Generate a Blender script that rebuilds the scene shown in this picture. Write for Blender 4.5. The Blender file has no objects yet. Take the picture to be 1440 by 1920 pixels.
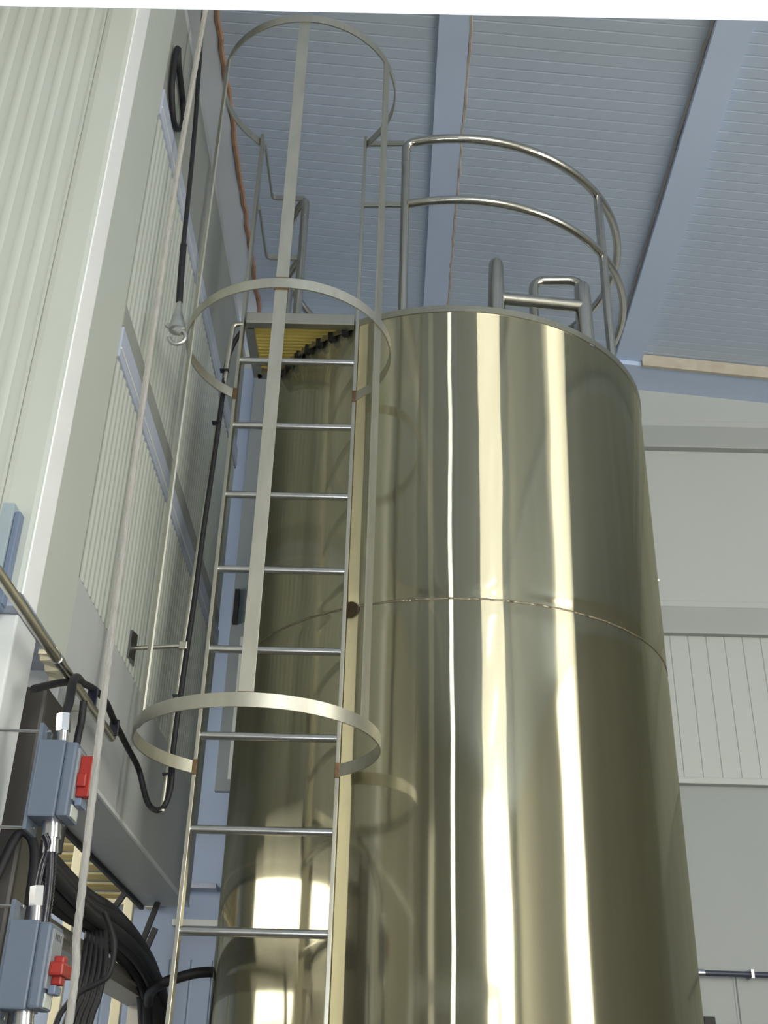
import bpy, bmesh, math, random
from math import sin, cos, pi, radians, atan2, hypot, sqrt
from mathutils import Vector, Matrix
random.seed(7)
S = bpy.context.scene
C = S.collection

# ------------------------------------------------------------------ materials
def lin(c):
    return tuple((v/12.92 if v <= .04045 else ((v+.055)/1.055)**2.4) for v in c)
def rgb(r, g, b):
    return (*lin((r/255, g/255, b/255)), 1.0)

def mat(name, col, rough=.5, metal=0.0, var=0.06, vscale=6.0, stretch=(1, 1, 1), bump=0.0, bscale=40.0, spec=.5, coat=0.0):
    m = bpy.data.materials.new(name); m.use_nodes = True
    nt = m.node_tree; N = nt.nodes; L = nt.links
    b = N['Principled BSDF']
    b.inputs['Roughness'].default_value = rough
    b.inputs['Metallic'].default_value = metal
    b.inputs['Specular IOR Level'].default_value = spec
    b.inputs['Coat Weight'].default_value = coat
    tc = N.new('ShaderNodeTexCoord'); mp = N.new('ShaderNodeMapping')
    mp.inputs['Scale'].default_value = stretch
    L.new(tc.outputs['Object'], mp.inputs['Vector'])
    nz = N.new('ShaderNodeTexNoise'); nz.inputs['Scale'].default_value = vscale
    nz.inputs['Detail'].default_value = 5
    L.new(mp.outputs['Vector'], nz.inputs['Vector'])
    mx = N.new('ShaderNodeMix'); mx.data_type = 'RGBA'
    d = tuple(max(0, c*(1-var*2)) for c in col[:3]) + (1,)
    l = tuple(min(1, c*(1+var)) for c in col[:3]) + (1,)
    mx.inputs['A'].default_value = d; mx.inputs['B'].default_value = l
    L.new(nz.outputs['Fac'], mx.inputs['Factor'])
    L.new(mx.outputs['Result'], b.inputs['Base Color'])
    if bump:
        n2 = N.new('ShaderNodeTexNoise'); n2.inputs['Scale'].default_value = bscale
        L.new(mp.outputs['Vector'], n2.inputs['Vector'])
        bp = N.new('ShaderNodeBump'); bp.inputs['Strength'].default_value = bump; bp.inputs['Distance'].default_value = .01
        L.new(n2.outputs['Fac'], bp.inputs['Height']); L.new(bp.outputs['Normal'], b.inputs['Normal'])
    return m

def emit(name, col, strength):
    m = bpy.data.materials.new(name); m.use_nodes = True
    nt = m.node_tree; N = nt.nodes
    for n in list(N):
        if n.type != 'OUTPUT_MATERIAL': N.remove(n)
    e = N.new('ShaderNodeEmission'); e.inputs['Color'].default_value = col; e.inputs['Strength'].default_value = strength
    nt.links.new(e.outputs[0], [n for n in N if n.type == 'OUTPUT_MATERIAL'][0].inputs['Surface'])
    return m

def tank_steel():
    m = bpy.data.materials.new('brushed_tank_steel'); m.use_nodes = True
    nt = m.node_tree; N = nt.nodes; L = nt.links
    for n in list(N):
        if n.type != 'OUTPUT_MATERIAL': N.remove(n)
    out = [n for n in N if n.type == 'OUTPUT_MATERIAL'][0]
    tc = N.new('ShaderNodeTexCoord')
    # fine grinding streaks + soft cloudy discolouration
    mp = N.new('ShaderNodeMapping'); mp.inputs['Scale'].default_value = (9, 9, .35)
    L.new(tc.outputs['Object'], mp.inputs['Vector'])
    nz = N.new('ShaderNodeTexNoise'); nz.inputs['Scale'].default_value = 2.2; nz.inputs['Detail'].default_value = 6
    L.new(mp.outputs['Vector'], nz.inputs['Vector'])
    mx = N.new('ShaderNodeMix'); mx.data_type = 'RGBA'
    mx.inputs['A'].default_value = (.52, .49, .35, 1); mx.inputs['B'].default_value = (.70, .67, .51, 1)
    L.new(nz.outputs['Fac'], mx.inputs['Factor'])
    # gentle plate waviness
    mp2 = N.new('ShaderNodeMapping'); mp2.inputs['Scale'].default_value = (1, 1, .4)
    L.new(tc.outputs['Object'], mp2.inputs['Vector'])
    n2 = N.new('ShaderNodeTexNoise'); n2.inputs['Scale'].default_value = 2.6; n2.inputs['Detail'].default_value = 1.5
    L.new(mp2.outputs['Vector'], n2.inputs['Vector'])
    bp = N.new('ShaderNodeBump'); bp.inputs['Strength'].default_value = .5; bp.inputs['Distance'].default_value = .008
    L.new(n2.outputs['Fac'], bp.inputs['Height'])
    tg = N.new('ShaderNodeTangent'); tg.direction_type = 'RADIAL'; tg.axis = 'Z'
    g1 = N.new('ShaderNodeBsdfAnisotropic'); g1.distribution = 'GGX'
    g1.inputs['Roughness'].default_value = .435; g1.inputs['Anisotropy'].default_value = ANI
    g1.inputs['Rotation'].default_value = 0.0
    g2 = N.new('ShaderNodeBsdfAnisotropic'); g2.distribution = 'GGX'
    g2.inputs['Roughness'].default_value = .09; g2.inputs['Anisotropy'].default_value = .0
    for g in (g1, g2):
        L.new(mx.outputs['Result'], g.inputs['Color']); L.new(bp.outputs['Normal'], g.inputs['Normal'])
        L.new(tg.outputs['Tangent'], g.inputs['Tangent'])
    ms = N.new('ShaderNodeMixShader'); ms.inputs['Fac'].default_value = .30
    L.new(g1.outputs[0], ms.inputs[1]); L.new(g2.outputs[0], ms.inputs[2])
    L.new(ms.outputs[0], out.inputs['Surface'])
    return m
ANI = .99

def rust_mat(name, a, b, scale=30):
    m = mat(name, a, .85, 0, .1)
    nt = m.node_tree; N = nt.nodes
    mx = [n for n in N if n.type == 'MIX'][0]
    nz = [n for n in N if n.type == 'TEX_NOISE'][0]; nz.inputs['Scale'].default_value = scale
    mx.inputs['A'].default_value = a; mx.inputs['B'].default_value = b
    return m

M = {}
M['tank'] = tank_steel()
M['tank_rim'] = mat('satin_steel_rim', (.42, .41, .34, 1), .38, 1, .08, 5, (6, 6, 1))
M['steel'] = mat('satin_stainless', (.55, .535, .47, 1), .34, 1, .08, 20, (1, 1, .2))
M['flat'] = mat('mill_finish_flat_bar', (.60, .585, .51, 1), .42, 1, .10, 30, (1, 1, .3))
M['rung'] = mat('polished_rung', (.66, .66, .65, 1), .26, 1, .08, 60)
M['tube'] = mat('polished_tube', (.56, .55, .51, 1), .22, 1, .06, 20)
M['weld'] = mat('weld_bead', (.42, .37, .28, 1), .4, 1, .3, 60, bump=.6, bscale=90)
M['heat'] = mat('heat_tinted_weld', (.26, .17, .10, 1), .5, 1, .3, 50)
M['burn'] = mat('burnt_steel', (.06, .045, .03, 1), .5, .7, .3, 40)
M['panel'] = mat('cream_sheet_panel', rgb(186, 192, 187), .42, 0, .03, 3)
M['trimwhite'] = mat('white_flashing', rgb(214, 218, 220), .36, 0, .03, 4)
M['shadegrey'] = mat('painted_shade_flashing', rgb(146, 150, 146), .5, 0, .03, 3)  # flashing grey darkened to paint in the shade above the ledges
M['litstrip'] = mat('painted_light_strip', rgb(248, 250, 254), .22, 0, .02, 4)  # whiter than the panel, stands in for light on the corner band
M['panelgrey'] = mat('grey_white_flashing', rgb(180, 184, 186), .45, 0, .03, 3)
M['bluewhite'] = mat('bluish_white_ledge', rgb(174, 182, 202), .45, 0, .03, 4)
M['wallside'] = mat('light_grey_render', rgb(188, 185, 172), .7, 0, .06, 2)
M['wallfar'] = mat('dull_grey_render', rgb(186, 184, 172), .7, 0, .06, 2)
M['wall'] = mat('pale_wall_panel', rgb(186, 191, 191), .42, 0, .025, 2)
M['walllow'] = mat('grey_wall_sheet', rgb(152, 159, 161), .45, 0, .025, 2)
M['wallrail'] = mat('grey_wall_rail', rgb(166, 171, 171), .45, 0, .03, 2)
M['ceil'] = mat('ceiling_sheet', rgb(194, 208, 230), .5, 0, .03, 2)
M['beam'] = mat('white_beam_paint', rgb(204, 220, 252), .45, 0, .03, 3)
M['rust'] = rust_mat('rusty_sealant', rgb(136, 96, 72), rgb(176, 148, 126), 26)
M['rust2'] = rust_mat('stained_sealant', rgb(150, 128, 110), rgb(200, 202, 205), 18)
M['dirt'] = rust_mat('dirty_timber', rgb(176, 164, 148), rgb(210, 206, 194), 14)
M['floor'] = mat('concrete_floor', rgb(88, 86, 81), .6, 0, .1, 3, bump=.15)
M['black'] = mat('black_rubber', rgb(20, 20, 27), .6, 0, .1, 20)
M['blackcorr'] = mat('black_corrugated_plastic', rgb(22, 23, 38), .3, 0, .1, 20)
M['rope'] = mat('pale_rope', rgb(154, 152, 148), .75, 0, .12, 60, (1, 1, .25), bump=.5, bscale=150)
M['grating'] = mat('yellow_grating', rgb(206, 188, 104), .55, 0, .08, 20)
M['rubber'] = mat('dark_rubber_pad', rgb(34, 35, 38), .6, 0, .1, 20)
M['bluegrey'] = mat('blue_grey_plastic', rgb(98, 110, 128), .45, 0, .03, 8)
M['greycover'] = mat('grey_cover', rgb(134, 140, 146), .45, 0, .05, 14)
M['red'] = mat('red_handle_plastic', rgb(156, 42, 36), .42, 0, .04, 8)
M['label'] = mat('pale_label', rgb(196, 202, 196), .5, 0, .05, 30)
M['ink'] = mat('dark_print', rgb(70, 72, 78), .6, 0, .02, 10)
M['gland'] = mat('nickel_gland', (.62, .63, .68, 1), .24, 1, .06, 10)
M['blueplastic'] = mat('dull_blue_plastic', rgb(150, 164, 174), .45, 0, .04, 8)
M['bluedark'] = mat('blue_channel', rgb(112, 126, 152), .45, 0, .04, 8)
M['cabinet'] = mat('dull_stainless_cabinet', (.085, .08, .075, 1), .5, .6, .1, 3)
M['traygrey'] = mat('galvanised_tray', (.52, .50, .46, 1), .5, 1, .1, 10)
M['louvre'] = mat('yellowed_louvre', rgb(196, 184, 140), .55, 0, .05, 8)
M['frame'] = mat('cream_frame', rgb(232, 224, 196), .5, 0, .03, 8)
M['darkpipe'] = mat('dark_blue_grey_pipe', rgb(60, 64, 84), .4, 0, .05, 8)
M['hook'] = mat('galvanised_hook', (.62, .63, .62, 1), .4, 1, .2, 30)
M['lintel'] = mat('white_painted_lintel', rgb(236, 240, 246), .5, 0, .06, 9)
M['flange'] = mat('dark_flange', (.22, .22, .23, 1), .4, 1, .1, 10)
M['trunk'] = mat('slate_trunking', rgb(138, 146, 152), .5, 0, .03, 4)
M['backblue'] = mat('bluish_back_sheet', rgb(160, 175, 206), .5, 0, .04, 3)
M['beamlit'] = mat('light_painted_beam', rgb(236, 241, 250), .45, 0, .02, 3)  # beam paint brightened to put light on the shaded left beam
M['dust'] = mat('pale_sticker', rgb(235, 235, 225), .5, 0, .02, 8)

# ------------------------------------------------------------------ mesh helpers
class MB:
    def __init__(s): s.bm = bmesh.new()
    def box(s, x0, x1, y0, y1, z0, z1, bev=0.0):
        r = bmesh.ops.create_cube(s.bm, size=1)
        for v in r['verts']:
            v.co = Vector(((x0+x1)/2+v.co.x*(x1-x0), (y0+y1)/2+v.co.y*(y1-y0), (z0+z1)/2+v.co.z*(z1-z0)))
        if bev:
            es = list({e for v in r['verts'] for e in v.link_edges})
            bmesh.ops.bevel(s.bm, geom=es, offset=bev, segments=2, affect='EDGES', profile=.6)
        return s
    def prism(s, pts, z0, z1):            # plan polygon, pts may carry own z offsets through callables
        f0 = z0 if callable(z0) else (lambda p: z0); f1 = z1 if callable(z1) else (lambda p: z1)
        a = [s.bm.verts.new((p[0], p[1], f0(p))) for p in pts]; b = [s.bm.verts.new((p[0], p[1], f1(p))) for p in pts]
        n = len(pts)
        s.bm.faces.new(a[::-1]); s.bm.faces.new(b)
        for i in range(n): s.bm.faces.new((a[i], a[(i+1) % n], b[(i+1) % n], b[i]))
        return s
    def bar(s, a, b, w, h, up=(0, 0, 1)):  # rectangular bar between two points
        a = Vector(a); b = Vector(b); t = (b-a).normalized(); u = Vector(up)
        if abs(t.dot(u)) > .95: u = Vector((0, 1, 0))
        x = t.cross(u).normalized(); u = x.cross(t)
        V = []
        for p in (a, b):
            V.append([s.bm.verts.new(p+x*i*w/2+u*j*h/2) for i, j in ((-1, -1), (1, -1), (1, 1), (-1, 1))])
        for i in range(4): s.bm.faces.new((V[0][i], V[0][(i+1) % 4], V[1][(i+1) % 4], V[1][i]))
        s.bm.faces.new(V[0][::-1]); s.bm.faces.new(V[1])
        return s
    def sweep(s, pts, sec, closed=False, up=None, caps=True):
        """sec(i,n)-> list of (a,b) offsets; frame parallel transported, or fixed 'up'"""
        P = [Vector(p) for p in pts]; n = len(P); T = []
        for i in range(n):
            if closed: t = P[(i+1) % n]-P[i-1]
            else: t = P[min(i+1, n-1)]-P[max(i-1, 0)]
            T.append(t.normalized())
        if up is None:
            a = Vector((0, 0, 1)) if abs(T[0].z) < .9 else Vector((1, 0, 0))
            nrm = (a-T[0]*a.dot(T[0])).normalized()
        rings = []
        for i in range(n):
            if up is None:
                if i:
                    q = T[i-1].rotation_difference(T[i]); nrm = q @ nrm
                    nrm = (nrm-T[i]*nrm.dot(T[i])).normalized()
                u = nrm
            else:
                u = Vector(up); u = (u-T[i]*u.dot(T[i])).normalized()
            x = T[i].cross(u)
            rings.append([s.bm.verts.new(P[i]+x*p[0]+u*p[1]) for p in sec(i, n)])
        k = len(rings[0])
        for i in range(n if closed else n-1):
            A = rings[i]; B = rings[(i+1) % n]
            for j in range(k): s.bm.faces.new((A[j], A[(j+1) % k], B[(j+1) % k], B[j]))
        if not closed and caps:
            s.bm.faces.new(rings[0][::-1]); s.bm.faces.new(rings[-1])
        return s
    def tube(s, pts, r, segs=12, closed=False, fil=0.0, r1=None):
        if fil: pts = fillet(pts, fil)
        def sec(i, n):
            rr = r if r1 is None else r+(r1-r)*i/(n-1)
            return [(rr*cos(2*pi*j/segs), rr*sin(2*pi*j/segs)) for j in range(segs)]
        return s.sweep(pts, sec, closed)
    def ribtube(s, pts, r, pitch=.008, amp=.12, segs=10):
        P = resample(pts, pitch/2)
        def sec(i, n):
            rr = r*(1+(amp if i % 2 else -amp)*.6)
            return [(rr*cos(2*pi*j/segs), rr*sin(2*pi*j/segs)) for j in range(segs)]
        return s.sweep(P, sec)
    def band(s, pts, w, t, closed=False):   # flat bar standing on edge along a path, height w (z), thickness t
        return s.sweep(pts, lambda i, n: [(-t/2, -w/2), (t/2, -w/2), (t/2, w/2), (-t/2, w/2)], closed, up=(0, 0, 1))
    def lathe(s, prof, cx, cy, segs=96, a0=0, a1=2*pi):
        full = abs(a1-a0-2*pi) < 1e-6; k = segs if full else segs+1
        R = [[s.bm.verts.new((cx+r*cos(a0+(a1-a0)*j/segs), cy+r*sin(a0+(a1-a0)*j/segs), z)) for j in range(k)] for r, z in prof]
        for i in range(len(prof)-1):
            for j in range(segs):
                s.bm.faces.new((R[i][j], R[i][(j+1) % k], R[i+1][(j+1) % k], R[i+1][j]))
        return s
    def sheet(s, prof, axis, z0, z1):       # profile polyline in plan extruded in z (ribs)
        a = [s.bm.verts.new((p[0], p[1], z0)) for p in prof]; b = [s.bm.verts.new((p[0], p[1], z1)) for p in prof]
        for i in range(len(prof)-1): s.bm.faces.new((a[i], a[i+1], b[i+1], b[i]))
        return s
    def build(s, name, m, parent=None, smooth=None):
        bmesh.ops.recalc_face_normals(s.bm, faces=s.bm.faces)
        me = bpy.data.meshes.new(name); s.bm.to_mesh(me); s.bm.free()
        me.materials.append(m)
        o = bpy.data.objects.new(name, me); C.objects.link(o)
        if parent is not None:
            o.parent = parent; me.transform(Matrix.Translation(-parent.location))
        if smooth is not None:
            me.polygons.foreach_set('use_smooth', [True]*len(me.polygons))
            try: me.set_sharp_from_angle(angle=radians(smooth))
            except Exception: pass
        return o

def fillet(pts, r, k=7):
    P = [Vector(p) for p in pts]; out = [P[0]]
    for i in range(1, len(P)-1):
        a = (P[i-1]-P[i]); b = (P[i+1]-P[i]); la, lb = a.length, b.length; a.normalize(); b.normalize()
        ang = a.angle(b)
        if ang > 3.1: out.append(P[i]); continue
        d = min(r/math.tan(ang/2), la*.49, lb*.49)
        p0 = P[i]+a*d; p1 = P[i]+b*d
        for j in range(k+1):
            t = j/k; out.append(p0*(1-t)**2+P[i]*2*t*(1-t)+p1*t*t)
    out.append(P[-1]); return out

def spline(pts, sub=8):
    P = [Vector(p) for p in pts]; out = []
    for i in range(len(P)-1):
        p0 = P[max(i-1, 0)]; p1 = P[i]; p2 = P[i+1]; p3 = P[min(i+2, len(P)-1)]
        for j in range(sub):
            t = j/sub
            out.append(.5*((2*p1)+(p2-p0)*t+(2*p0-5*p1+4*p2-p3)*t*t+(3*p1-p0-3*p2+p3)*t**3))
    out.append(P[-1]); return out

def resample(pts, step):
    P = [Vector(p) for p in pts]; out = [P[0]]; acc = 0
    for i in range(len(P)-1):
        seg = P[i+1]-P[i]; L = seg.length; d = step-acc
        while d <= L:
            out.append(P[i]+seg*(d/L)); d += step
        acc = (acc+L) % step
    return out

def tag(o, label=None, cat=None, group=None, kind=None):
    if label: o['label'] = label
    if cat: o['category'] = cat
    if group: o['group'] = group
    if kind: o['kind'] = kind
    return o
def thing(name, label, cat, loc, group=None):
    o = bpy.data.objects.new(name, None); C.objects.link(o); o.location = loc
    o.empty_display_size = .1
    return tag(o, label, cat, group)
def struct(name, mb, m, label=None, parent=None, smooth=None):
    o = mb.build(name, m, parent, smooth)
    if parent is None: o['kind'] = 'structure'
    if label: o['label'] = label
    return o
def part(name, mb, m, parent, label=None, smooth=None):
    o = mb.build(name, m, None, smooth)
    # keep world placement, express in parent's frame
    o.parent = parent
    w = Vector(parent.location) if parent.parent is None else Vector(parent.parent.location)
    if parent.type == 'EMPTY' or parent.parent is None:
        off = Vector(parent.location)
        o.data.transform(Matrix.Translation(-off))
    else:
        off = Vector(parent.parent.location)      # parent meshes sit at their thing's origin
        o.data.transform(Matrix.Translation(-off))
    if label: o['label'] = label
    return o

# ------------------------------------------------------------------ camera
cam = bpy.data.cameras.new('camera'); co = bpy.data.objects.new('camera', cam); C.objects.link(co)
r = Vector((0.9996994, -0.00429399, 0.02413878)); u = Vector((-0.02317512, -0.4868312, 0.87318858)); f = Vector((-0.00800205, 0.87348551, 0.48678437))
co.matrix_world = Matrix(((r.x, u.x, -f.x, 0), (r.y, u.y, -f.y, 0), (r.z, u.z, -f.z, 1.6), (0, 0, 0, 1)))
cam.sensor_fit = 'VERTICAL'; cam.sensor_height = 36; cam.sensor_width = 27; cam.lens = 2124.09/1920*36
cam.clip_start = .02; cam.clip_end = 60
S.camera = co

# ------------------------------------------------------------------ the room
XL, XR, YB, YR = -3.3, 5.5, 5.7, -7.0
W = -.86                                   # face of the left partition
def zc(x): return 5.90-.10*x               # sloping ceiling

struct('floor', MB().box(XL-.1, XR+.1, YR-.1, YB+.1, -.1, 0), M['floor'], 'grey concrete floor of the tank hall')

# ceiling: narrow ribbed sheets running across
b = MB()
y = YR; prev = None; k = 0
rows = []
while y < YB+.2:
    for dy, dz in ((0, 0), (.050, 0), (.053, .0010), (.057, .0010)):
        rows.append((y+dy, dz))
    y += .06
for (yy, dz) in rows:
    a = b.bm.verts.new((XL-.1, yy, zc(XL-.1)+dz)); c = b.bm.verts.new((XR+.1, yy, zc(XR+.1)+dz))
    if prev: b.bm.faces.new((prev[0], prev[1], c, a))
    prev = (a, c)
struct('ceiling', b, M['ceil'], 'bluish white ribbed ceiling sheets sloping down to the right')
b = MB().prism([(XL-.1, YR-.1), (XR+.1, YR-.1), (XR+.1, YB+.2), (XL-.1, YB+.2)], lambda p: zc(p[0])+.02, lambda p: zc(p[0])+.12)
struct('ceiling_backing', b, M['ceil'])

def beam(i, x0, x1, d, label):
    b = MB().prism([(x0, YR), (x1, YR), (x1, YB-.245), (x0, YB-.245)], lambda p: zc(p[0])-d, lambda p: zc(p[0])+.004)
    return struct('trim_%d' % i, b, M['beamlit'] if i == 1 else M['beam'], label)
beam(1, -1.04, -.845, .02, 'white ceiling beam beside the left partition, extra light painted in')
beam(2, .150, .285, .02, 'white ceiling beam above the middle of the tank')
beam(3, 1.305, 1.46, .045, 'white ceiling beam to the right of the tank')
beam(4, 2.62, 2.78, .045, 'white ceiling beam furthest right')
b = MB().prism([(XL, YB-.24), (XR, YB-.24), (XR, YB+.02), (XL, YB+.02)], lambda p: zc(p[0])-.075, lambda p: zc(p[0])+.004)
struct('trim_5', b, M['beam'], 'white cross beam along the top of the back wall')
b = MB().prism([(1.46, YB-.262), (XR, YB-.262), (XR, YB-.24), (1.46, YB-.24)], lambda p: zc(p[0])-.085, lambda p: zc(p[0])-.004)
struct('trim_6', b, M['dirt'], 'stained timber strip along the cross beam at the back wall')
# rusty sealant lines along two of the beams
def sealant(i, x, m, rad, amp, label):
    pts = []; yy = 1.0
    while yy < YB-.26:
        pts.append((x+random.uniform(-amp, amp), yy, zc(x)-.012+random.uniform(-.003, .003))); yy += .05
    struct('trim_%d' % i, MB().tube(pts, rad, 6), m, label)
sealant(7, -.837, M['rust'], .014, .005, 'rusty orange sealant line along the left ceiling beam')
sealant(8, .290, M['rust2'], .009, .005, 'faintly stained sealant line along the middle ceiling beam')
sealant(9, 1.298, M['rust2'], .007, .004, 'dotted dirty joint along the right ceiling beam')

# back wall: panels, rails
b = MB()
def groove_profile(x0, x1, y, pitch, w, d):
    pts = [(x0, y)]; x = x0+pitch
    while x < x1-w:
        pts += [(x, y), (x+w*.3, y+d), (x+w*.7, y+d), (x+w, y)]; x += pitch
    pts.append((x1, y)); return pts
b.sheet(groove_profile(XL, XR, YB-.02, .098, .012, .004), 'x', 3.24, 4.06)
b.sheet([(XL, YB), (XR, YB)], 'x', 4.06, 6.4)
b.box(XL-.1, XR+.1, YB+.01, YB+.1, 0, 6.4)
struct('wall_back', b, M['wall'], 'pale panelled back wall behind the tank')
b = MB()
b.sheet(groove_profile(XL, XR, YB-.003, .19, .02, .006), 'x', 0, 2.33)
b.sheet([(XL, YB-.003), (XR, YB-.003)], 'x', 2.33, 3.24)
struct('wall_back_lower', b, M['walllow'], 'greyer lower sheets of the back wall below the thin ledge')
b = MB(); b.sheet(groove_profile(XL, -.25, YB-.032, .10, .014, .004), 'x', 0, 2.33); b.sheet([(XL, YB-.032), (-.25, YB-.032)], 'x', 2.33, 5.75)
b.sheet([(-.25, YB-.032), (-.25, YB+.01)], 'x', 0, 5.75)
struct('wall_back_left', b, M['backblue'], 'bluish sheet lining the left part of the back wall')
def rail(i, z0, z1, d, m, label, x0=-.25, x1=XR):
    struct('trim_%d' % i, MB().box(x0, x1, YB-d, YB+.005, z0, z1, .006), m, label)
rail(10, 5.235, 5.385, .05, M['wallrail'], 'upper grey rail across the back wall')
rail(11, 5.385, 5.435, .035, M['wall'], 'pale lip above the upper rail of the back wall')
rail(12, 4.04, 4.20, .06, M['wallrail'], 'middle grey rail across the back wall')
rail(13, 4.20, 4.245, .04, M['wall'], 'pale lip above the middle rail of the back wall')
rail(14, 3.225, 3.26, .045, M['wall'], 'thin ledge on the back wall below the ribbed panels')

# right wall, rear wall and the outer left wall with their windows
struct('wall_right', MB().box(XR, XR+.1, YR-.1, YB+.1, 0, 6.0), M['wallside'], 'pale wall on the right of the hall')
struct('wall_rear', MB().box(XL-.1, XR+.1, YR-.1, YR, 0, 6.4), M['wallfar'], 'pale wall behind the viewer')
struct('wall_outer_left', MB().box(XL-.1, XL, YR-.1, YB+.1, 0, 6.4), M['wallfar'], 'outer wall on the far left of the hall')

WARM = rgb(255, 251, 236); COOL = rgb(225, 236, 255)
wn = [0]
def window(axis, c, a0, a1, z0, z1, strength, col, nm, bars=0):
    """daylit window: emitting pane just proud of the wall, frame around and mullions"""
    wn[0] += 1
    m = emit('daylit_pane_%d' % wn[0], col, strength)
    s = 1 if c in (XL, YR) else -1
    def bx(mb, p0, p1, q0, q1, d0, d1):
        lo, hi = sorted((c+s*d0, c+s*d1))
        if axis == 'x': mb.box(lo, hi, p0, p1, q0, q1)
        else: mb.box(p0, p1, lo, hi, q0, q1)
    pb = MB(); bx(pb, a0, a1, z0, z1, .005, .02)
    o = pb.build('window_%d' % wn[0], m); o['kind'] = 'structure'
    fb = MB(); t = .05
    bx(fb, a0-t, a0, z0-t, z1+t, 0, .05); bx(fb, a1, a1+t, z0-t, z1+t, 0, .05)
    bx(fb, a0, a1, z0-t, z0, 0, .05); bx(fb, a0, a1, z1, z1+t, 0, .05)
    for i in range(bars):
        p = a0+(a1-a0)*(i+1)/(bars+1); bx(fb, p-.02, p+.02, z0, z1, 0, .045)
    fo = fb.build('window_frame', M['frame']); fo.parent = o
    return o
window('y', YR, 2.35, 4.7, .3, 5.35, 14.0, WARM, 'rear')
window('x', XR, -.65, .75, .3, 5.2, 10.0, WARM, 'right')
window('y', YR, -2.6, -2.1, .6, 5.0, 1.6, WARM, 'rear narrow')
window('x', XL, 3.05, 4.85, 2.56, 3.22, 13.0, WARM, 'left far', 0)
window('x', XL, 1.25, 2.6, 2.56, 3.3, 14.0, WARM, 'left near', 1)
window('x', XL, 3.1, 4.5, 2.14, 2.38, 10.0, WARM, 'left low', 0)
# added fill lights built as fluorescent battens, unseen behind the viewer
for i, (lx, ly) in enumerate(((1.75, -1.3), (2.45, -3.4), (3.2, -5.6))):
    t = thing('fill_light', ['added fill light batten hanging nearest the tank', 'added fill light batten hanging over the middle of the hall', 'added fill light batten hanging furthest from the tank'][i], 'light', (lx, ly, zc(lx)-.4), 'added fill battens')
    part('housing', MB().box(lx-.07, lx+.07, ly-.75, ly+.75, zc(lx)-.4, zc(lx)-.34, .01), M['beam'], t)
    part('tube', MB().box(lx-.04, lx+.04, ly-.72, ly+.72, zc(lx)-.425, zc(lx)-.4, .008), emit('fill_glow_%d' % i, COOL, 14), t)
    part('hanger', MB().box(lx-.01, lx+.01, ly-.01, ly+.01, zc(lx)-.34, zc(lx)), M['steel'], t)

# ---- left partition (tall insulated wall with a corner) ----
def ribs(p0, p1, pitch, depth, axis, c, sgn):
    """rounded micro ribs; axis = running axis, c = plane coordinate, sgn = outward"""
    pts = []; n = int(round((p1-p0)/pitch)); k = 8
    for i in range(n*k+1):
        t = i/k; ph = t-math.floor(t)
        h = depth*max(0, min(1, (.5+.9*cos(2*pi*ph))))
        p = p0+(p1-p0)*i/(n*k); q = c+sgn*(h-depth)
        pts.append((p, q) if axis == 'x' else (q, p))
    return pts
YE = 5.22
# side face: three storeys of ribbed sheets with smooth flashings between
b = MB()
b.sheet(ribs(2.815, YE, .046, .0035, 'y', W, 1), 'y', 2.945, 3.70)
b.sheet(ribs(2.815, YE, .046, .0035, 'y', W, 1), 'y', 3.90, 4.765)
b.box(W-.2, W-.006, 2.80, YE, 2.945, 5.45)
struct('wall_left', b, M['panel'], 'ribbed cream side of the left partition wall', smooth=50)
struct('trim_15', MB().box(W-.2, W, 2.81, YE, 2.49, 2.945, .004), M['panelgrey'], 'smooth grey lower band of the left partition wall')
struct('trim_25', MB().box(W-.216, W-.199, 2.815, YE, 2.474, 2.50, .002), M['rubber'], 'dark seal along the inner lower edge of the left partition')
struct('trim_26', MB().box(W-.006, W+.003, 2.815, YE, 2.488, 2.500, .001), M['trimwhite'], 'thin pale lip painting a highlight along the lower edge of the left partition')  # pale strip stands in for the highlight on the fold
struct('trim_16', MB().box(W-.02, W+.006, 2.818, YE+.02, 3.70, 3.815, .005), M['bluewhite'], 'lower bluish white ledge along the left partition')
struct('trim_17', MB().box(W-.02, W+.002, 2.815, YE, 3.815, 3.90, .002), M['shadegrey'], 'smooth strip with painted shade above the lower ledge of the left partition')
struct('trim_18', MB().box(W-.02, W+.006, 2.818, YE+.02, 4.765, 4.89, .005), M['bluewhite'], 'upper bluish white ledge along the left partition')
struct('trim_19', MB().box(W-.2, W-.002, 2.80, YE, 4.89, 5.46, .003), M['shadegrey'], 'smooth grey head of the left partition wall with painted shade')
# thin bright lips under the ledges
for i, z in ((20, 3.70), (21, 4.765)):
    struct('trim_%d' % i, MB().box(W+.004, W+.009, 2.82, YE+.02, z+.028, z+.036), M['trimwhite'])
# corner flashing
b = MB()
prof = [(-.955, 2.402), (-.935, 2.394), (-.872, 2.394), (-.864, 2.398), (W, 2.41), (W, 2.812)]
b.prism(prof+[(W-.15, 2.812), (W-.15, 2.42), (-.955, 2.42)], 2.70, 5.46)
struct('wall_corner', b, M['panel'], 'smooth corner flashing of the left partition')
struct('trim_27', MB().box(W-.002, W+.003, 2.402, 2.516, 2.698, 5.46, .001), M['litstrip'], 'glossy white strip painting the bright light down the partition corner')  # bright band of light painted as a separate strip
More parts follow.
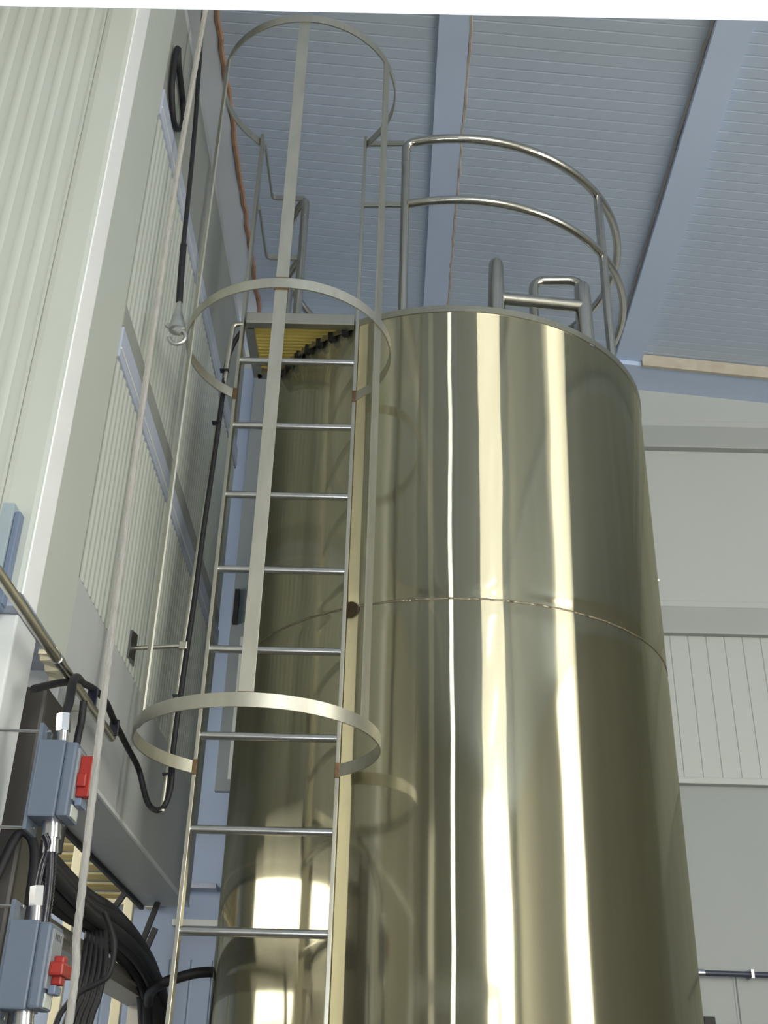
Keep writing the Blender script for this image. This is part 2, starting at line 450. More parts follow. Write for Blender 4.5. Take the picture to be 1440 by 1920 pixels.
# front face
b = MB()
b.sheet(ribs(-1.340, -.955, .055, .010, 'x', 2.400, -1)[::-1], 'x', 2.70, 6.3)
b.sheet(ribs(-3.265, -1.340, .055, .010, 'x', 2.400, -1)[::-1], 'x', 3.45, 6.3)
b.box(-1.34, -.955, 2.405, 2.55, 2.70, 6.3)
b.box(XL, -1.34, 2.405, 2.55, 3.45, 6.3)
struct('wall_front_left', b, M['panel'], 'ribbed cream front face of the left partition', smooth=50)
struct('trim_22', MB().box(-1.34, W-.004, 2.398, 2.812, 2.665, 2.70, .003), M['bluewhite'], 'bluish white underside of the overhanging partition')
struct('trim_23', MB().box(XL, -.86, 2.42, 5.2, 5.45, 5.50, .003), M['panelgrey'], 'top of the left partition')
struct('wall_pier', MB().box(-1.2, -.872, 2.44, 2.60, 0, 2.664, .006), M['trimwhite'], 'white wall pier under the left partition')
# torn insulation below the corner
b = MB()
pts = [(-.862, 2.66, 2.664), (-.862, 2.72, 2.655), (-.866, 2.80, 2.645)]
b.sweep(spline(pts, 4), lambda i, n: [(-.02, -.012+.006*sin(i*2.1)), (.02, -.012), (.024, .008), (-.02, .012)])
struct('trim_24', b, M['frame'], 'torn yellowish insulation under the partition corner')

# ------------------------------------------------------------------ tank
CX, CY, R, H = .2527, 4.3281, .848, 4.474
ZS = 3.214
tank = thing('storage_tank', 'tall brushed stainless steel storage tank in the middle of the hall', 'tank', (CX, CY, 0))
prof = []
def rad(z):
    d = 0
    for zs in (ZS, .9): d += -.0035*math.exp(-((z-zs)/.035)**2)
    return R+d
z = .25
zz = []
while z < H-.012:
    zz.append(z)
    near = min(abs(z-q) for q in (ZS, .9)); z += .01 if near < .12 else .06
zz += [H-.012]
prof = [(rad(z), z) for z in zz]
shell = part('shell', MB().lathe(prof, CX, CY, 160), M['tank'], tank, smooth=60)
part('rim', MB().lathe([(R-.002, H-.034), (R+.004, H-.032), (R+.0045, H-.004), (R+.001, H), (R-.02, H+.001), (R-.02, H-.03)], CX, CY, 160), M['tank_rim'], tank, smooth=40)
part('lid', MB().lathe([(R-.015, H-.01), (.5, H+.03), (.22, H+.05), (.0005, H+.05)], CX, CY, 96), M['tank_rim'], tank, smooth=40)
for zs, nm in ((ZS, 'upper'), (.9, 'lower')):
    pts = [(CX+(rad(zs)+.0005)*cos(2*pi*i/220), CY+(rad(zs)+.0005)*sin(2*pi*i/220), zs+random.uniform(-.0012, .0012)) for i in range(220)]
    part('weld_seam', MB().tube(pts, .0035, 6, closed=True), M['weld'], shell)
part('base_ring', MB().lathe([(R+.02, .20), (R+.03, .21), (R+.03, .26), (R, .27)], CX, CY, 96), M['tank_rim'], tank, smooth=40)
for a in (-120, -60, 60, 120, 180, 0):
    x, yv = CX+.72*cos(radians(a+8)), CY+.72*sin(radians(a+8))
    part('foot', MB().tube([(x, yv, 0), (x, yv, .28)], .05, 16), M['tank_rim'], tank, smooth=40)
part('sticker', MB().box(-.006, .006, -.004, .004, -.005, .005), M['dust'], shell, 'small pale sticker on the shell')
st = C.objects['sticker']; st.data.transform(Matrix.Translation((CX, CY, 0)))
aa = atan2(4.10-CY, 1.068-CX)
st.data.transform(Matrix.Translation((R*cos(aa), R*sin(aa), 3.60)))

# ------------------------------------------------------------------ caged ladder
LX0, LX1, LY = -.61, -.158, 3.536
LXC = (LX0+LX1)/2
lad = thing('caged_ladder', 'stainless ladder with a hooped safety cage standing in front of the tank', 'ladder', (LXC, LY, 0))
ZT = 5.45
for x in (LX0, LX1):
    part('rail', MB().box(x-.006, x+.006, LY-.005, LY+.045, 0, ZT, .001), M['steel'], lad)
rg = part('rung', MB().tube([(LX0+.005, LY+.018, 2.138), (LX1-.005, LY+.018, 2.138)], .0135, 14), M['rung'], lad, smooth=40)
for n in range(-6, 8):
    if n == 0: continue
    c = rg.copy(); C.objects.link(c); c.parent = lad; c.location = (0, 0, .3*n)
HR, HC = .3617, LY-.282
def hoop_pts(z, neck=False, segs=56):
    a0 = atan2(LY-HC, LX1-LXC); a1 = pi-a0
    pts = []
    s0 = a0; s1 = a1-2*pi
    for i in range(segs+1):
        a = s0+(s1-s0)*i/segs
        pts.append((LXC+HR*cos(a), HC+HR*sin(a), z))
    return pts
for z, nm in ((2.628, 0), (4.066, 1), (5.385, 2)):
    pts = hoop_pts(z)
    if nm == 2:                                     # top hoop: flares straight to the rails
        pts = []
        for i in range(57):
            a = radians(38)+(radians(-218)-radians(38))*i/56
            pts.append((LXC+.352*cos(a), LY-.29+.352*sin(a), z))
        pts = [(LX1, LY+.02, z+.03)]+pts+[(LX0, LY+.02, z+.03)]
        pts = fillet(pts, .02, 3)
    hp = part('hoop', MB().band(pts, .040, .005), M['flat'], lad, smooth=30)
    if nm < 2:
        for x in (LX0, LX1):
            part('weld', MB().box(x-.008, x+.008, LY-.010, LY-.002, z-.024, z+.024, .002), M['heat'], hp, 'brown heat-tinted weld')
# vertical straps (inside the hoops)
yf = HC-HR+.006
sp_ = part('strap', MB().box(LXC-.021, LXC+.021, yf-.0025, yf+.0025, 2.642, 5.385, .0008), M['flat'], lad)
part('weld', MB().box(LXC-.023, LXC+.023, yf-.006, yf+.002, 2.634, 2.652, .002), M['heat'], sp_, 'brown heat-tinted weld')
for zz_ in (4.044, 4.089):
    part('weld', MB().box(LXC-.024, LXC+.024, yf-.006, yf+.003, zz_-.003, zz_+.003, .001), M['heat'], sp_, 'brown heat-tinted weld')
for sx in (-1, 1):
    a = radians(-27)
    x = LXC+sx*(HR-.006)*cos(a); yv = HC+(HR-.006)*sin(a)
    tx, ty = -sin(a)*sx*-1, cos(a)
    ux, uy = cos(a)*sx, sin(a)
    tx, ty = -uy, ux
    part('strap', MB().prism([(x+ux*.0028+tx*.02, yv+uy*.0028+ty*.02), (x-ux*.0028+tx*.02, yv-uy*.0028+ty*.02), (x-ux*.0028-tx*.02, yv-uy*.0028-ty*.02), (x+ux*.0028-tx*.02, yv+uy*.0028-ty*.02)], 2.612, 5.385), M['flat'], lad)
# stand-off to the tank at the seam
part('standoff', MB().bar((LX1, LY+.03, ZS-.01), (LX1+.03, LY+.085, ZS-.01), .012, .05), M['heat'], lad, 'brown stained stand-off bracket')
nx, ny = -.46, -.888
for zq in (ZS-.012,):
    part('standoff_pad', MB().tube([(CX+nx*(R-.003), CY+ny*(R-.003), zq), (CX+nx*(R+.006), CY+ny*(R+.006), zq)], .030, 16), M['burn'], lad, 'dark burnt pad where the stand-off meets the tank')
part('standoff', MB().bar((LX1, LY+.03, .9), (LX1+.03, LY+.085, .9), .012, .05), M['steel'], lad)

# ------------------------------------------------------------------ guardrail on the tank
GR = .820
gr = thing('guardrail', 'two-bar tubular stainless guardrail around the top of the tank', 'railing', (CX, CY, H))
def ring(a, z, rr=GR): return (CX+rr*cos(radians(a)), CY+rr*sin(radians(a)), z)
A0, A1 = -106.5, 212.7
tr = [ring(A0, 5.30), ring(A0, 5.42)] + [ring(A0+i*3.192, 5.42) for i in range(2, 99)] + [ring(A1, 5.42), ring(A1, 5.30)]
part('top_rail', MB().tube(fillet(tr, .06, 6), .0195, 14), M['tube'], gr, smooth=60)
part('mid_rail', MB().tube([ring(A0+1+i*3.172, 5.06) for i in range(0, 101)], .0175, 14), M['tube'], gr, smooth=60)
for a in (A0, -37.6, 31.6, 100.8, 169.5, A1):
    top = 5.31 if a in (A0, A1) else 5.41
    part('post', MB().tube([ring(a, H-.02), ring(a, top)], .019, 14), M['tube'], gr, smooth=60)
for z in (5.42, 5.06):
    pa = Vector(ring(A1, z)); pb = Vector(ring(A0, z))
    o = part('connecting_bar', MB().band(fillet([(LX0+.012, LY+.04, z), (LX0+.016, pa.y, z), (pa.x-.01, pa.y, z)], .025, 5), .026, .007), M['steel'], gr)
    part('connecting_bar', MB().band([(LX1+.005, LY+.012, z), (pb.x-.01, pb.y, z)], .026, .008), M['steel'], gr)

# ------------------------------------------------------------------ access platform between ladder and tank
pf = thing('access_platform', 'small three-cornered platform with yellow grating at the ladder head', 'platform', (-.45, 3.7, 4.42))
part('beam', MB().box(LX0+.012, LX1-.012, LY+.006, LY+.040, 4.415, 4.468, .003), M['steel'], pf)
part('beam', MB().bar((LX0+.022, LY+.05, 4.442), (-.585, 3.915, 4.442), .036, .05), M['steel'], pf)
part('beam', MB().bar((-.585, 3.905, 4.442), (-.50, 3.905, 4.442), .035, .05), M['steel'], pf)
# grating clipped to the tank circle
b = MB(); y = LY+.055
def xmax(yv, rr=.872):
    d = rr*rr-(yv-CY)**2
    return CX-sqrt(d) if d > 0 else -.17
while y < 3.88:
    x1 = min(-.17, xmax(y)); 
    if x1 > -.585: b.box(-.588, x1, y-.0045, y+.0045, 4.436, 4.462)
    y += .021
x = -.57
while x < -.18:
    d = .872**2-(x-CX)**2
    y1 = min(3.885, CY-sqrt(d)) if d > 0 else 3.885
    if y1 > LY+.06: b.box(x-.0035, x+.0035, LY+.05, y1, 4.444, 4.463)
    x += .048
part('grating', b, M['grating'], pf)
a_0 = math.degrees(atan2(3.60-CY, -.165-CX)); a_1 = math.degrees(atan2(3.905-CY, -.49-CX))
a_0 %= 360; a_1 %= 360
part('curved_edge', MB().band([ring(a_0+(a_1-a_0)*i/20, 4.44, .872) for i in range(21)], .048, .006), M['steel'], pf, smooth=40)
for i in range(7):
    a = a_0+(a_1-a_0)*(i+.35)/7
    p = ring(a, 4.43, .868); q = ring(a-1.3, 4.43, .868)
    part('rubber_pad', MB().bar(p, q, .022, .062), M['rubber'], pf)

# ------------------------------------------------------------------ frame and handle on top of the tank
lf = thing('lifting_frame', 'thick tubular H frame standing on the tank lid', 'frame', (.58, 3.68, H))
def capped(p0, p1, r0, r1):
    pts = [Vector(p0), Vector(p1)]; P = [pts[0]+(pts[1]-pts[0])*t for t in (0, .3, .6, .9)]
    rs = [r0+(r1-r0)*t for t in (0, .3, .6, .9)]
    d = (pts[1]-pts[0]).normalized()
    for k in range(1, 6):
        a = k/5*pi/2; P.append(P[3]+d*(r1*1.1*sin(a))); rs.append(max(.0015, r1*cos(a)))
    b = MB(); b.sweep(P, lambda i, n: [(rs[i]*cos(2*pi*j/18), rs[i]*sin(2*pi*j/18)) for j in range(18)])
    return b
part('standpipe', capped((.398, 3.62, H-.04), (.406, 3.62, 4.85), .039, .029), M['tube'], lf, smooth=50)
part('standpipe', capped((.772, 3.70, H-.04), (.772, 3.70, 4.79), .036, .033), M['tube'], lf, smooth=50)
part('crossbar', MB().tube([(.41, 3.62, 4.63), (.77, 3.695, 4.66)], .0265, 18), M['tube'], lf, smooth=50)
uh = thing('grab_handle', 'thinner bent tube handle behind the H frame on the tank lid', 'handle', (.70, 3.95, H))
part('bent_tube', MB().tube([(.60, 3.95, H-.02), (.607, 3.95, 5.012), (.825, 3.95, 5.02), (.795, 3.95, H-.02)], .0215, 14, fil=.06), M['tube'], uh, smooth=60)
part('foot_plate', MB().box(.56, .84, 3.92, 3.98, H-.02, H+.012, .003), M['tank_rim'], uh)

# ------------------------------------------------------------------ conduit beside the ladder and its cable
cp = thing('conduit_pipe', 'slim upright steel pipe between the ladder and the left partition', 'pipe', (-.69, LY, 2.5))
part('pipe', MB().tube([(-.697, LY, 2.485), (-.690, LY, 3.04), (-.645, LY, 4.397), (-.607, LY, 4.402)], .0098, 12, fil=.035), M['steel'], cp, smooth=60)
part('bracket_rod', MB().tube([(W, LY-.01, 3.022), (-.69, LY-.01, 3.036)], .0075, 10), M['steel'], cp, smooth=60)
part('flange', MB().prism([(W-.004, LY-.055), (W+.004, LY-.055), (W+.014, LY-.01), (W+.004, LY+.035), (W-.004, LY+.035)], 2.975, 3.07), M['flange'], cp, 'dark wall flange')
part('clamp', MB().box(-.704, -.676, LY-.020, LY+.012, 3.022, 3.050, .004), M['steel'], cp)
cableA = [(-.614, 3.548, 4.372), (-.640, 3.545, 4.30), (-.655, 3.54, 4.20), (-.655, 3.53, 4.01), (-.662, 3.53, 3.705), (-.668, 3.53, 3.485), (-.672, 3.53, 3.196), (-.676, 3.53, 3.058), (-.680, 3.53, 2.907), (-.684, 3.53, 2.691), (-.678, 3.53, 2.56), (-.700, 3.535, 2.493), (-.748, 3.56, 2.515), (-.79, 3.55, 2.62), (-.79, 3.36, 2.632), (-.79, 3.16, 2.645), (-.79, 3.0, 2.658), (-.80, 2.85, 2.642), (-.80, 2.65, 2.575), (-.815, 2.472, 2.492)]
cb = thing('black_cable', 'black cable tied to the slim upright pipe and drooping under the wall', 'cable', (-.67, 3.53, 2.5))
part('cable', MB().tube(spline(cableA, 8), .0092, 10), M['black'], cb, smooth=60)
for (x, yv, z) in ((-.658, 3.53, 4.17), (-.665, 3.53, 3.93), (-.688, 3.53, 2.86), (-.691, 3.53, 2.60)):
    part('cable_tie', MB().box(x-.017, x+.017, yv-.012, yv+.012, z-.003, z+.003, .001), M['blackcorr'], cb)
for (x, yv, z) in ((-.79, 3.16, 2.63), (-.795, 2.90, 2.63)):
    part('cable_tie', MB().box(x-.014, x+.014, yv-.003, yv+.003, z-.026, z+.022, .002), M['blackcorr'], cb)

# horizontal conduit running along the wall
hc = thing('horizontal_conduit', 'grey steel conduit slanting across the lower left past the wall corner', 'pipe', (-.80, 2.2, 2.6))
part('pipe', MB().tube([(-.80, 1.2, 2.583), (-.80, 3.19, 2.608)], .0125, 12), M['steel'], hc, smooth=60)
part('coupling', MB().tube([(-.80, 2.555, 2.600), (-.80, 2.585, 2.600)], .0145, 12), M['gland'], hc, smooth=60)
part('hanger', MB().box(-.86, -.79, 2.93, 2.945, 2.60, 2.615), M['steel'], hc)

# ------------------------------------------------------------------ isolator switches
def isolator(name, label, dx, dy, dz, turned, sub):
    t = thing(name, label, 'switch', (-.71+dx, 2.45+dy, 2.27+dz), 'rotary isolators on the wall pier')
    o = Vector((dx, dy, dz))
    def B(x0, x1, y0, y1, z0, z1, bev=0): return MB().box(x0+dx, x1+dx, y0+dy, y1+dy, z0+dz, z1+dz, bev)
    part('body', B(-.758, -.700, 2.40, 2.50, 2.185, 2.352, .004), M['bluegrey'], t)
    cv = part('cover', B(-.700, -.674, 2.403, 2.497, 2.188, 2.349, .006), M['bluegrey'], t)
    fp = part('front_plate', B(-.676, -.669, 2.412, 2.488, 2.225, 2.338, .002), M['greycover'], t, 'grey front plate')
    part('label', B(-.676, -.6705, 2.425, 2.475, 2.192, 2.218, .001), M['label'], t, 'pale rectangular label')
    for k in range(4):
        part('mark', B(-.6695, -.6682, 2.425+.013*k, 2.430+.013*k, 2.318, 2.330), M['ink'], fp)
    hb = MB()
    if not turned:
        hb.box(-.669+dx, -.640+dx, 2.425+dy, 2.452+dy, 2.235+dz, 2.325+dz, .004)
        hb.box(-.669+dx, -.648+dx, 2.415+dy, 2.468+dy, 2.255+dz, 2.285+dz, .004)
    else:
        hb.box(-.669+dx, -.640+dx, 2.41+dy, 2.50+dy, 2.250+dz, 2.275+dz, .004)
        hb.box(-.669+dx, -.648+dx, 2.44+dy, 2.47+dy, 2.235+dz, 2.290+dz, .004)
    part('handle', hb, M['red'], t, 'red rotary handle')
    part('padlock_plate', B(-.670, -.655, 2.43, 2.478, 2.217, 2.234, .003), M['bluedark'], t, 'blue grey locking plate')
    g = part('top_gland', MB().tube([(-.722+dx, 2.45+dy, 2.350+dz), (-.725+dx, 2.45+dy, 2.385+dz)], .0135, 16).tube([(-.725+dx, 2.45+dy, 2.385+dz), (-.729+dx, 2.45+dy, 2.425+dz)], .0165, 6), M['gland'], t, smooth=30)
    part('bottom_gland', MB().tube([(-.716+dx, 2.45+dy, 2.187+dz), (-.712+dx, 2.45+dy, 2.150+dz)], .021, 16).tube([(-.712+dx, 2.45+dy, 2.150+dz), (-.709+dx, 2.45+dy, 2.120+dz)], .0165, 16), M['gland'], t, smooth=30)
    for z in (2.385, 2.172):
        part('mounting_rod', MB().tube([(-.875+dx, 2.45+dy, z+dz), (-.752+dx, 2.45+dy, z+dz)], .0035, 8), M['rung'], t)
    part('back_plate', B(-.766, -.758, 2.41, 2.49, 2.160, 2.392, .001), M['bluegrey'], t)
    return t
isolator('isolator_switch', 'upper blue grey isolator box with its red handle turned upright', 0, 0, 0, False, 0)
isolator('isolator_switch', 'lower blue grey isolator box with its red handle turned sideways', .006, 0, -.374, True, 1)
tag(MB().ribtube(spline([(-.709, 2.45, 2.125), (-.703, 2.452, 2.08), (-.700, 2.455, 2.03), (-.700, 2.46, 1.975), (-.70, 2.47, 1.93)], 6), .0115, .008, .14).build('corrugated_hose', M['blackcorr'], None, 60), 'black corrugated hose running down from the upper isolator gland', 'hose')
tag(MB().tube(spline([(-.723, 2.45, 2.04), (-.720, 2.448, 2.09), (-.712, 2.44, 2.13), (-.722, 2.43, 2.155)], 6), .0085, 10).build('jumper_cable', M['blackcorr'], None, 60), 'short black cable looping between the two isolator boxes', 'cable')
tag(MB().tube(spline([(-.729, 2.45, 2.42), (-.728, 2.47, 2.46), (-.745, 2.53, 2.53), (-.775, 2.66, 2.592), (-.80, 2.80, 2.63)], 8), .0105, 10).build('switch_cable', M['black'], None, 60), 'black cable rising from the upper isolator to the slanting conduit', 'cable')
tag(MB().tube(spline([(-.80, 2.84, 2.60), (-.80, 2.85, 2.54), (-.80, 2.84, 2.48), (-.80, 2.83, 2.2)], 8), .0095, 10).build('hanging_cable_end', M['black'], None, 60), 'black cable dropping straight behind the upper isolator box', 'cable')
tag(MB().tube(spline([(-.87, 2.62, 2.10), (-.84, 2.63, 2.20), (-.80, 2.63, 2.17), (-.79, 2.63, 2.05), (-.79, 2.63, 1.8)], 8), .011, 10).build('looped_cable', M['black'], None, 60), 'dark cable looping in the gap behind the two isolators', 'cable')

# dull stainless cabinet behind the switches
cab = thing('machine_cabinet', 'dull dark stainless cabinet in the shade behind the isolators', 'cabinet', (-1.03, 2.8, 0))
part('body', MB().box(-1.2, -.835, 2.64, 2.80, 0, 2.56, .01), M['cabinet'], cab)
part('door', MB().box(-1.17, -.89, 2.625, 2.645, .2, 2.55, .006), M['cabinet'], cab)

# blue grey channel on the front face
ch = thing('plastic_channel', 'dull blue plastic channel fixed to the ribbed front face', 'channel', (-.90, 2.38, 2.66))
part('cover', MB().box(-.932, -.902, 2.355, 2.394, 2.665, 2.915, .003), M['blueplastic'], ch)
part('side_strip', MB().box(-.901, -.886, 2.362, 2.392, 2.655, 2.895, .003), M['bluedark'], ch, 'darker blue side strip')
part('end_cap', MB().box(-.94, -.89, 2.352, 2.393, 2.645, 2.664, .003), M['bluedark'], ch)

# ------------------------------------------------------------------ ropes and hanging gear
rp = thing('hanging_rope', 'pale rope hanging from the ceiling down the left side in front of the partition', 'rope', (-.49, 1.9, 1.0))
pts = [(-.470, 1.9, .9), (-.478, 1.9, 1.748), (-.487, 1.9, 1.904), (-.505, 1.9, 2.434), (-.513, 1.9, 3.0), (-.515, 1.9, 3.53), (-.510, 1.9, 3.93), (-.502, 1.9, 4.6), (-.50, 1.9, 5.94)]
def twist(i, n):
    return [(.0064*(1+.10*cos(3*(2*pi*j/12+i*.55)))*cos(2*pi*j/12), .0064*(1+.10*cos(3*(2*pi*j/12+i*.55)))*sin(2*pi*j/12)) for j in range(12)]
part('strand', MB().sweep(resample(spline(pts, 14), .008), twist), M['rope'], rp, smooth=60)
part('ceiling_eye', MB().tube([(-.50, 1.9, 5.93), (-.50, 1.9, zc(-.5))], .012, 10), M['hook'], rp)

hcb = thing('hook_cable', 'black hanging cable ending in a small galvanised hook by the middle hoop', 'cable', (-.74, 3.0, 3.95))
part('cable', MB().tube(spline([(-.815, 3.0, zc(-.815)), (-.806, 3.0, 5.5), (-.772, 3.0, 4.87), (-.752, 3.0, 4.30)], 8), .0085, 10), M['black'], hcb, smooth=60)
part('sleeve', MB().tube([(-.752, 3.0, 4.32), (-.745, 3.0, 4.17), (-.738, 3.0, 4.065)], .0115, 12), M['black'], hcb, smooth=60)
part('socket', MB().sweep([(-.738, 3.0, 4.075), (-.737, 3.0, 4.03), (-.736, 3.0, 4.0), (-.733, 3.0, 3.97), (-.731, 3.0, 3.945)], lambda i, n: [([.007, .012, .019, .026, .029][i]*cos(2*pi*j/12), [.007, .012, .019, .026, .029][i]*sin(2*pi*j/12)) for j in range(12)]), M['hook'], hcb, smooth=40)
hk = [(-.731+.022*sin(a)+.006, 3.0, 3.925+.024*cos(a)) for a in [radians(q) for q in range(-70, 200, 15)]]
hk = [(-.728+.027*cos(radians(q)), 3.0, 3.918+.029*sin(radians(q))) for q in range(110, -190, -15)]
part('hook', MB().tube(hk, .0075, 10), M['hook'], hcb, smooth=60)
part('latch', MB().bar((-.770, 3.0, 3.968), (-.716, 3.0, 3.934), .014, .016), M['hook'], hcb)

sl = spline([(-.846, 2.862, 5.16), (-.846, 2.850, 5.105), (-.846, 2.856, 5.011), (-.846, 2.882, 4.939), (-.846, 2.965, 4.888), (-.846, 3.044, 4.935), (-.846, 3.094, 5.025), (-.846, 3.061, 5.075), (-.846, 2.985, 5.105), (-.846, 2.905, 5.13), (-.846, 2.866, 5.17)], 8)
tag(MB().tube(sl, .0115, 10).build('sling_loop', M['black'], None, 60), 'dark sling loop hanging high on the left partition wall', 'sling')

# ------------------------------------------------------------------ cable bundle, tray and things seen under the partition
hb_ = thing('cable_bundle', 'thick bundle of black cables sweeping along under the left partition', 'cable bundle', (-.95, 4.0, 2.2))
base = [(-.90, 2.83, 2.225), (-.90, 2.98, 2.213), (-.90, 3.19, 2.195), (-.90, 3.50, 2.185), (-.90, 3.88, 2.20), (-.90, 4.35, 2.18), (-.90, 4.70, 2.125), (-.90, 4.88, 2.02), (-.90, 4.93, 1.85), (-.90, 4.95, 1.2)]
offs = [(0, 0), (.030, .006), (-.030, .010), (.014, .034), (-.018, .036), (.018, -.030), (-.016, -.030), (.045, -.022), (-.045, -.02)]
for i, (ox, oz) in enumerate(offs):
    pts = [(p[0]+ox+random.uniform(-.006, .006), p[1]-(oz if q > 5 else 0), p[2]+(oz if q <= 6 else oz*.3)+random.uniform(-.005, .005)) for q, p in enumerate(base)]
    part('cable', MB().tube(spline(pts, 7), .0225 if i < 5 else .018, 10), M['black'], hb_, smooth=60)
ct = thing('cable_tray', 'weathered grey cable tray slanting under the black cable bundle', 'tray', (-1.0, 4.4, 2.1))
part('channel', MB().box(-1.06, -.94, 3.2, 5.18, 2.075, 2.083).box(-.948, -.94, 3.2, 5.18, 2.083, 2.135).box(-1.06, -1.052, 3.2, 5.18, 2.083, 2.135), M['traygrey'], ct)
part('rib', MB().box(-.942, -.930, 3.2, 5.18, 2.10, 2.108), M['traygrey'], ct)
part('upright', MB().box(-1.05, -1.0, 5.1, 5.15, 0, 2.075), M['traygrey'], ct)
part('upright', MB().box(-1.05, -1.0, 3.3, 3.35, 0, 2.075), M['traygrey'], ct)
tag(MB().tube(spline([(-.90, 4.75, 2.05), (-.86, 4.55, 2.07), (-.80, 4.42, 2.085), (-.74, 4.40, 2.105), (-.66, 4.40, 2.125), (-.585, 4.40, 2.128)], 8), .0185, 12).build('branch_hose', M['black'], None, 60), 'black hose branching from the cable bundle to the tank side', 'hose')
tag(MB().tube(spline([(-.80, 3.4, 2.16), (-.762, 3.4, 2.08), (-.764, 3.4, 1.997), (-.797, 3.4, 1.969), (-.838, 3.4, 1.947), (-.87, 3.4, 1.912), (-.891, 3.4, 1.864), (-.91, 3.4, 1.7)], 8), .0085, 10).build('thin_cable', M['black'], None, 60), 'thin dark cable curling down from the bundle beside the rope', 'cable')
db = thing('cable_drop', 'dark sheaf of cables dropping below the tray', 'cable bundle', (-.87, 3.6, 1.5))
for i in range(5):
    ox = (i-2)*.016
    part('cable', MB().tube(spline([(-.885+ox*.6, 3.66, 2.19), (-.862+ox, 3.62, 2.06), (-.864+ox, 3.6, 1.95), (-.882+ox*1.1, 3.6, 1.88), (-.91+ox*1.2, 3.6, 1.6), (-.92+ox, 3.6, .8)], 5), .010, 8), M['black'], db, smooth=60)

# louvred shutter, frames and struts in the room beyond
lv = thing('louvred_shutter', 'yellowish louvred shutter seen under the left partition', 'shutter', (-1.6, 5.62, 2.6))
z = 2.60; i = 0
while z < 3.45:
    part('slat', MB().bar((-2.6, 5.63, z), (-1.13, 5.63, z), .05, .012, (0, .45, 1)), M['louvre'], lv); z += .045; i += 1
part('frame', MB().box(-2.66, -2.6, 5.6, 5.7, 2.0, 3.5).box(-1.13, -1.09, 5.6, 5.7, 2.55, 3.5).box(-2.6, -1.13, 5.6, 5.7, 2.56, 2.585), M['frame'], lv)
def upright(name, x, yv, w, z0, z1, label):
    tag(MB().box(x-w/2, x+w/2, yv-.02, yv+.02, z0, z1, .004).build(name, M['frame']), label, 'post', 'cream posts beyond the partition')
upright('frame_post', -1.455, 5.5, .045, 0, 3.4, 'cream upright in front of the louvred shutter')
upright('frame_post', -1.185, 5.5, .045, 0, 2.64, 'shorter cream upright right of the louvred shutter')
for i, (p, q) in enumerate((((-1.068, 5.0, 2.56), (-1.20, 5.0, 2.34)), ((-.98, 5.12, 2.492), (-1.04, 5.12, 2.28)), ((-.955, 5.0, 2.365), (-1.0, 5.0, 2.23)))):
    tag(MB().bar(p, q, .022, .022).build('steel_strut', M['rubber']), ['dark slanting strut in front of the louvred shutter', 'dark slanting strut under the partition end', 'short dark strut poking out of the cable bundle'][i], 'strut')
b = MB().box(-1.14, -.80, 5.58, 5.695, 2.64, 2.665, .003)
tag(b.build('wall_shelf', M['bluewhite']), 'small bluish ledge on the back wall under the partition end', 'ledge')
tag(MB().box(-1.0, -.70, 5.62, 5.697, 2.475, 2.505, .004).build('white_rail', M['trimwhite']), 'short white rail on the back wall seen between ladder and tank', 'rail')

# vertical trunking on the back wall left of the tank
tk = thing('cable_trunking', 'narrow grey upright trunking on the back wall at the tank edge', 'trunking', (-.80, 5.66, 3.1))
b = MB(); b.box(-.862, -.74, 5.63, 5.697, 3.12, 5.75, .003)
part('channel', b, M['trunk'], tk)
part('cover_strip', MB().box(-.80, -.775, 5.622, 5.632, 3.18, 3.95), M['trimwhite'], tk, 'white cover strip')
part('bracket', MB().box(-.85, -.825, 5.60, 5.632, 4.02, 4.22), M['rubber'], tk)

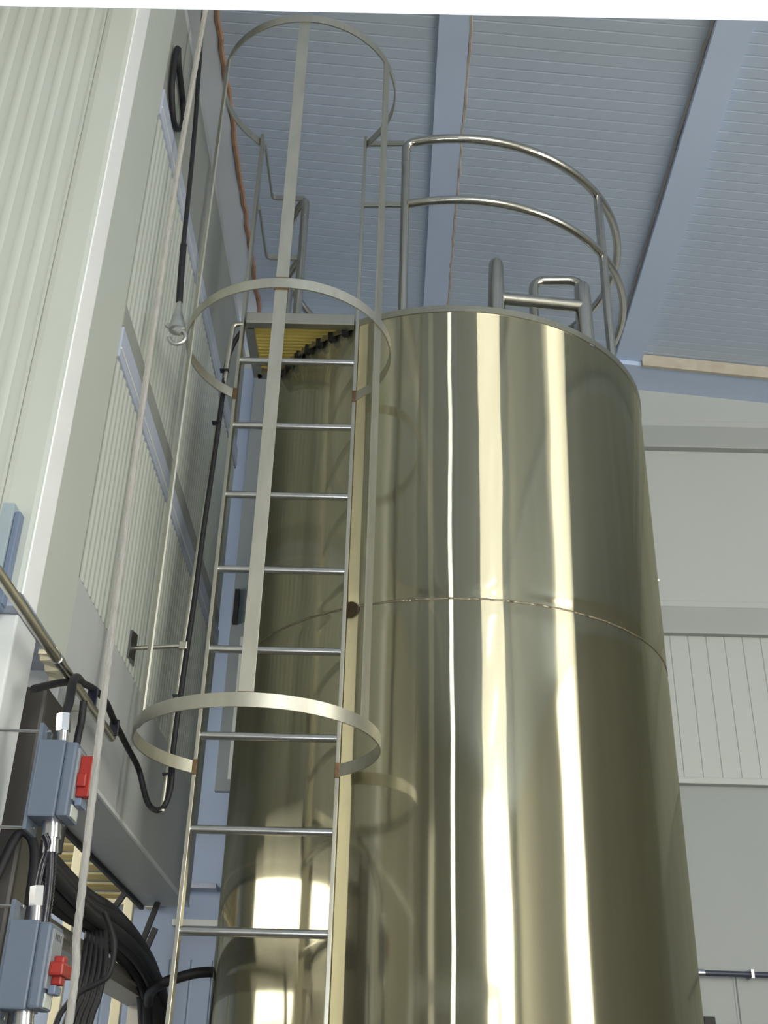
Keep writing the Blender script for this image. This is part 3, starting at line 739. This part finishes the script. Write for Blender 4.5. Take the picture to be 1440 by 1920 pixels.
# pipe on the back wall at the lower right
wp = thing('wall_pipe', 'dark pipe running level along the back wall right of the tank', 'pipe', (1.5, 5.66, 2.33))
part('pipe', MB().tube([(1.475, 5.65, 2.330), (3.2, 5.65, 2.322)], .0125, 12), M['darkpipe'], wp, smooth=60)
part('end_fitting', MB().tube([(1.455, 5.65, 2.330), (1.50, 5.65, 2.330)], .017, 12), M['gland'], wp, smooth=40)
for x in (1.72, 2.4):
    part('clip', MB().box(x-.008, x+.008, 5.63, 5.70, 2.31, 2.35, .002), M['gland'], wp)
part('drop_pipe', MB().tube([(1.475, 5.665, 2.33), (1.475, 5.665, 2.19)], .005, 8), M['wallrail'], wp)
jb = thing('junction_box', 'small dark box on the back wall below the level pipe', 'box', (1.49, 5.67, 2.1))
part('body', MB().box(1.47, 1.53, 5.655, 5.698, 2.05, 2.145, .004), M['rubber'], jb)
part('lid', MB().box(1.475, 1.525, 5.648, 5.656, 2.055, 2.14, .002), M['rubber'], jb)

# white lintel overhead, just above the viewer
lt = thing('overhead_beam', 'white painted beam crossing close overhead along the top edge', 'beam', (0, .48, 2.273))
part('flange', MB().box(-1.2, 1.2, .42, .51, 2.273, 2.285, .002), M['lintel'], lt)
part('web', MB().box(-1.2, 1.2, .458, .472, 2.285, 2.40), M['lintel'], lt)
for sx in (-1, 1):
    part('post', MB().box(sx*1.2-.05, sx*1.2+.05, .43, .50, 0, 2.273), M['lintel'], lt)

# ------------------------------------------------------------------ light
fl = bpy.data.lights.new('camera_flash', 'AREA'); fl.shape = 'RECTANGLE'; fl.size = .13; fl.size_y = .05
fl.energy = 19; fl.color = (.84, .92, 1.0)
fo = bpy.data.objects.new('camera_flash', fl); C.objects.link(fo)
fo.matrix_world = Matrix.Translation((.0, 0, .06)) @ co.matrix_world
wd = bpy.data.worlds.new('world'); S.world = wd; wd.use_nodes = True
wd.node_tree.nodes['Background'].inputs[0].default_value = (.6, .7, .9, 1); wd.node_tree.nodes['Background'].inputs[1].default_value = .2

S.view_settings.view_transform = 'Standard'; S.view_settings.look = 'None'
S.view_settings.gamma = 1; S.view_settings.use_curve_mapping = False
S.view_settings.exposure = 0.0
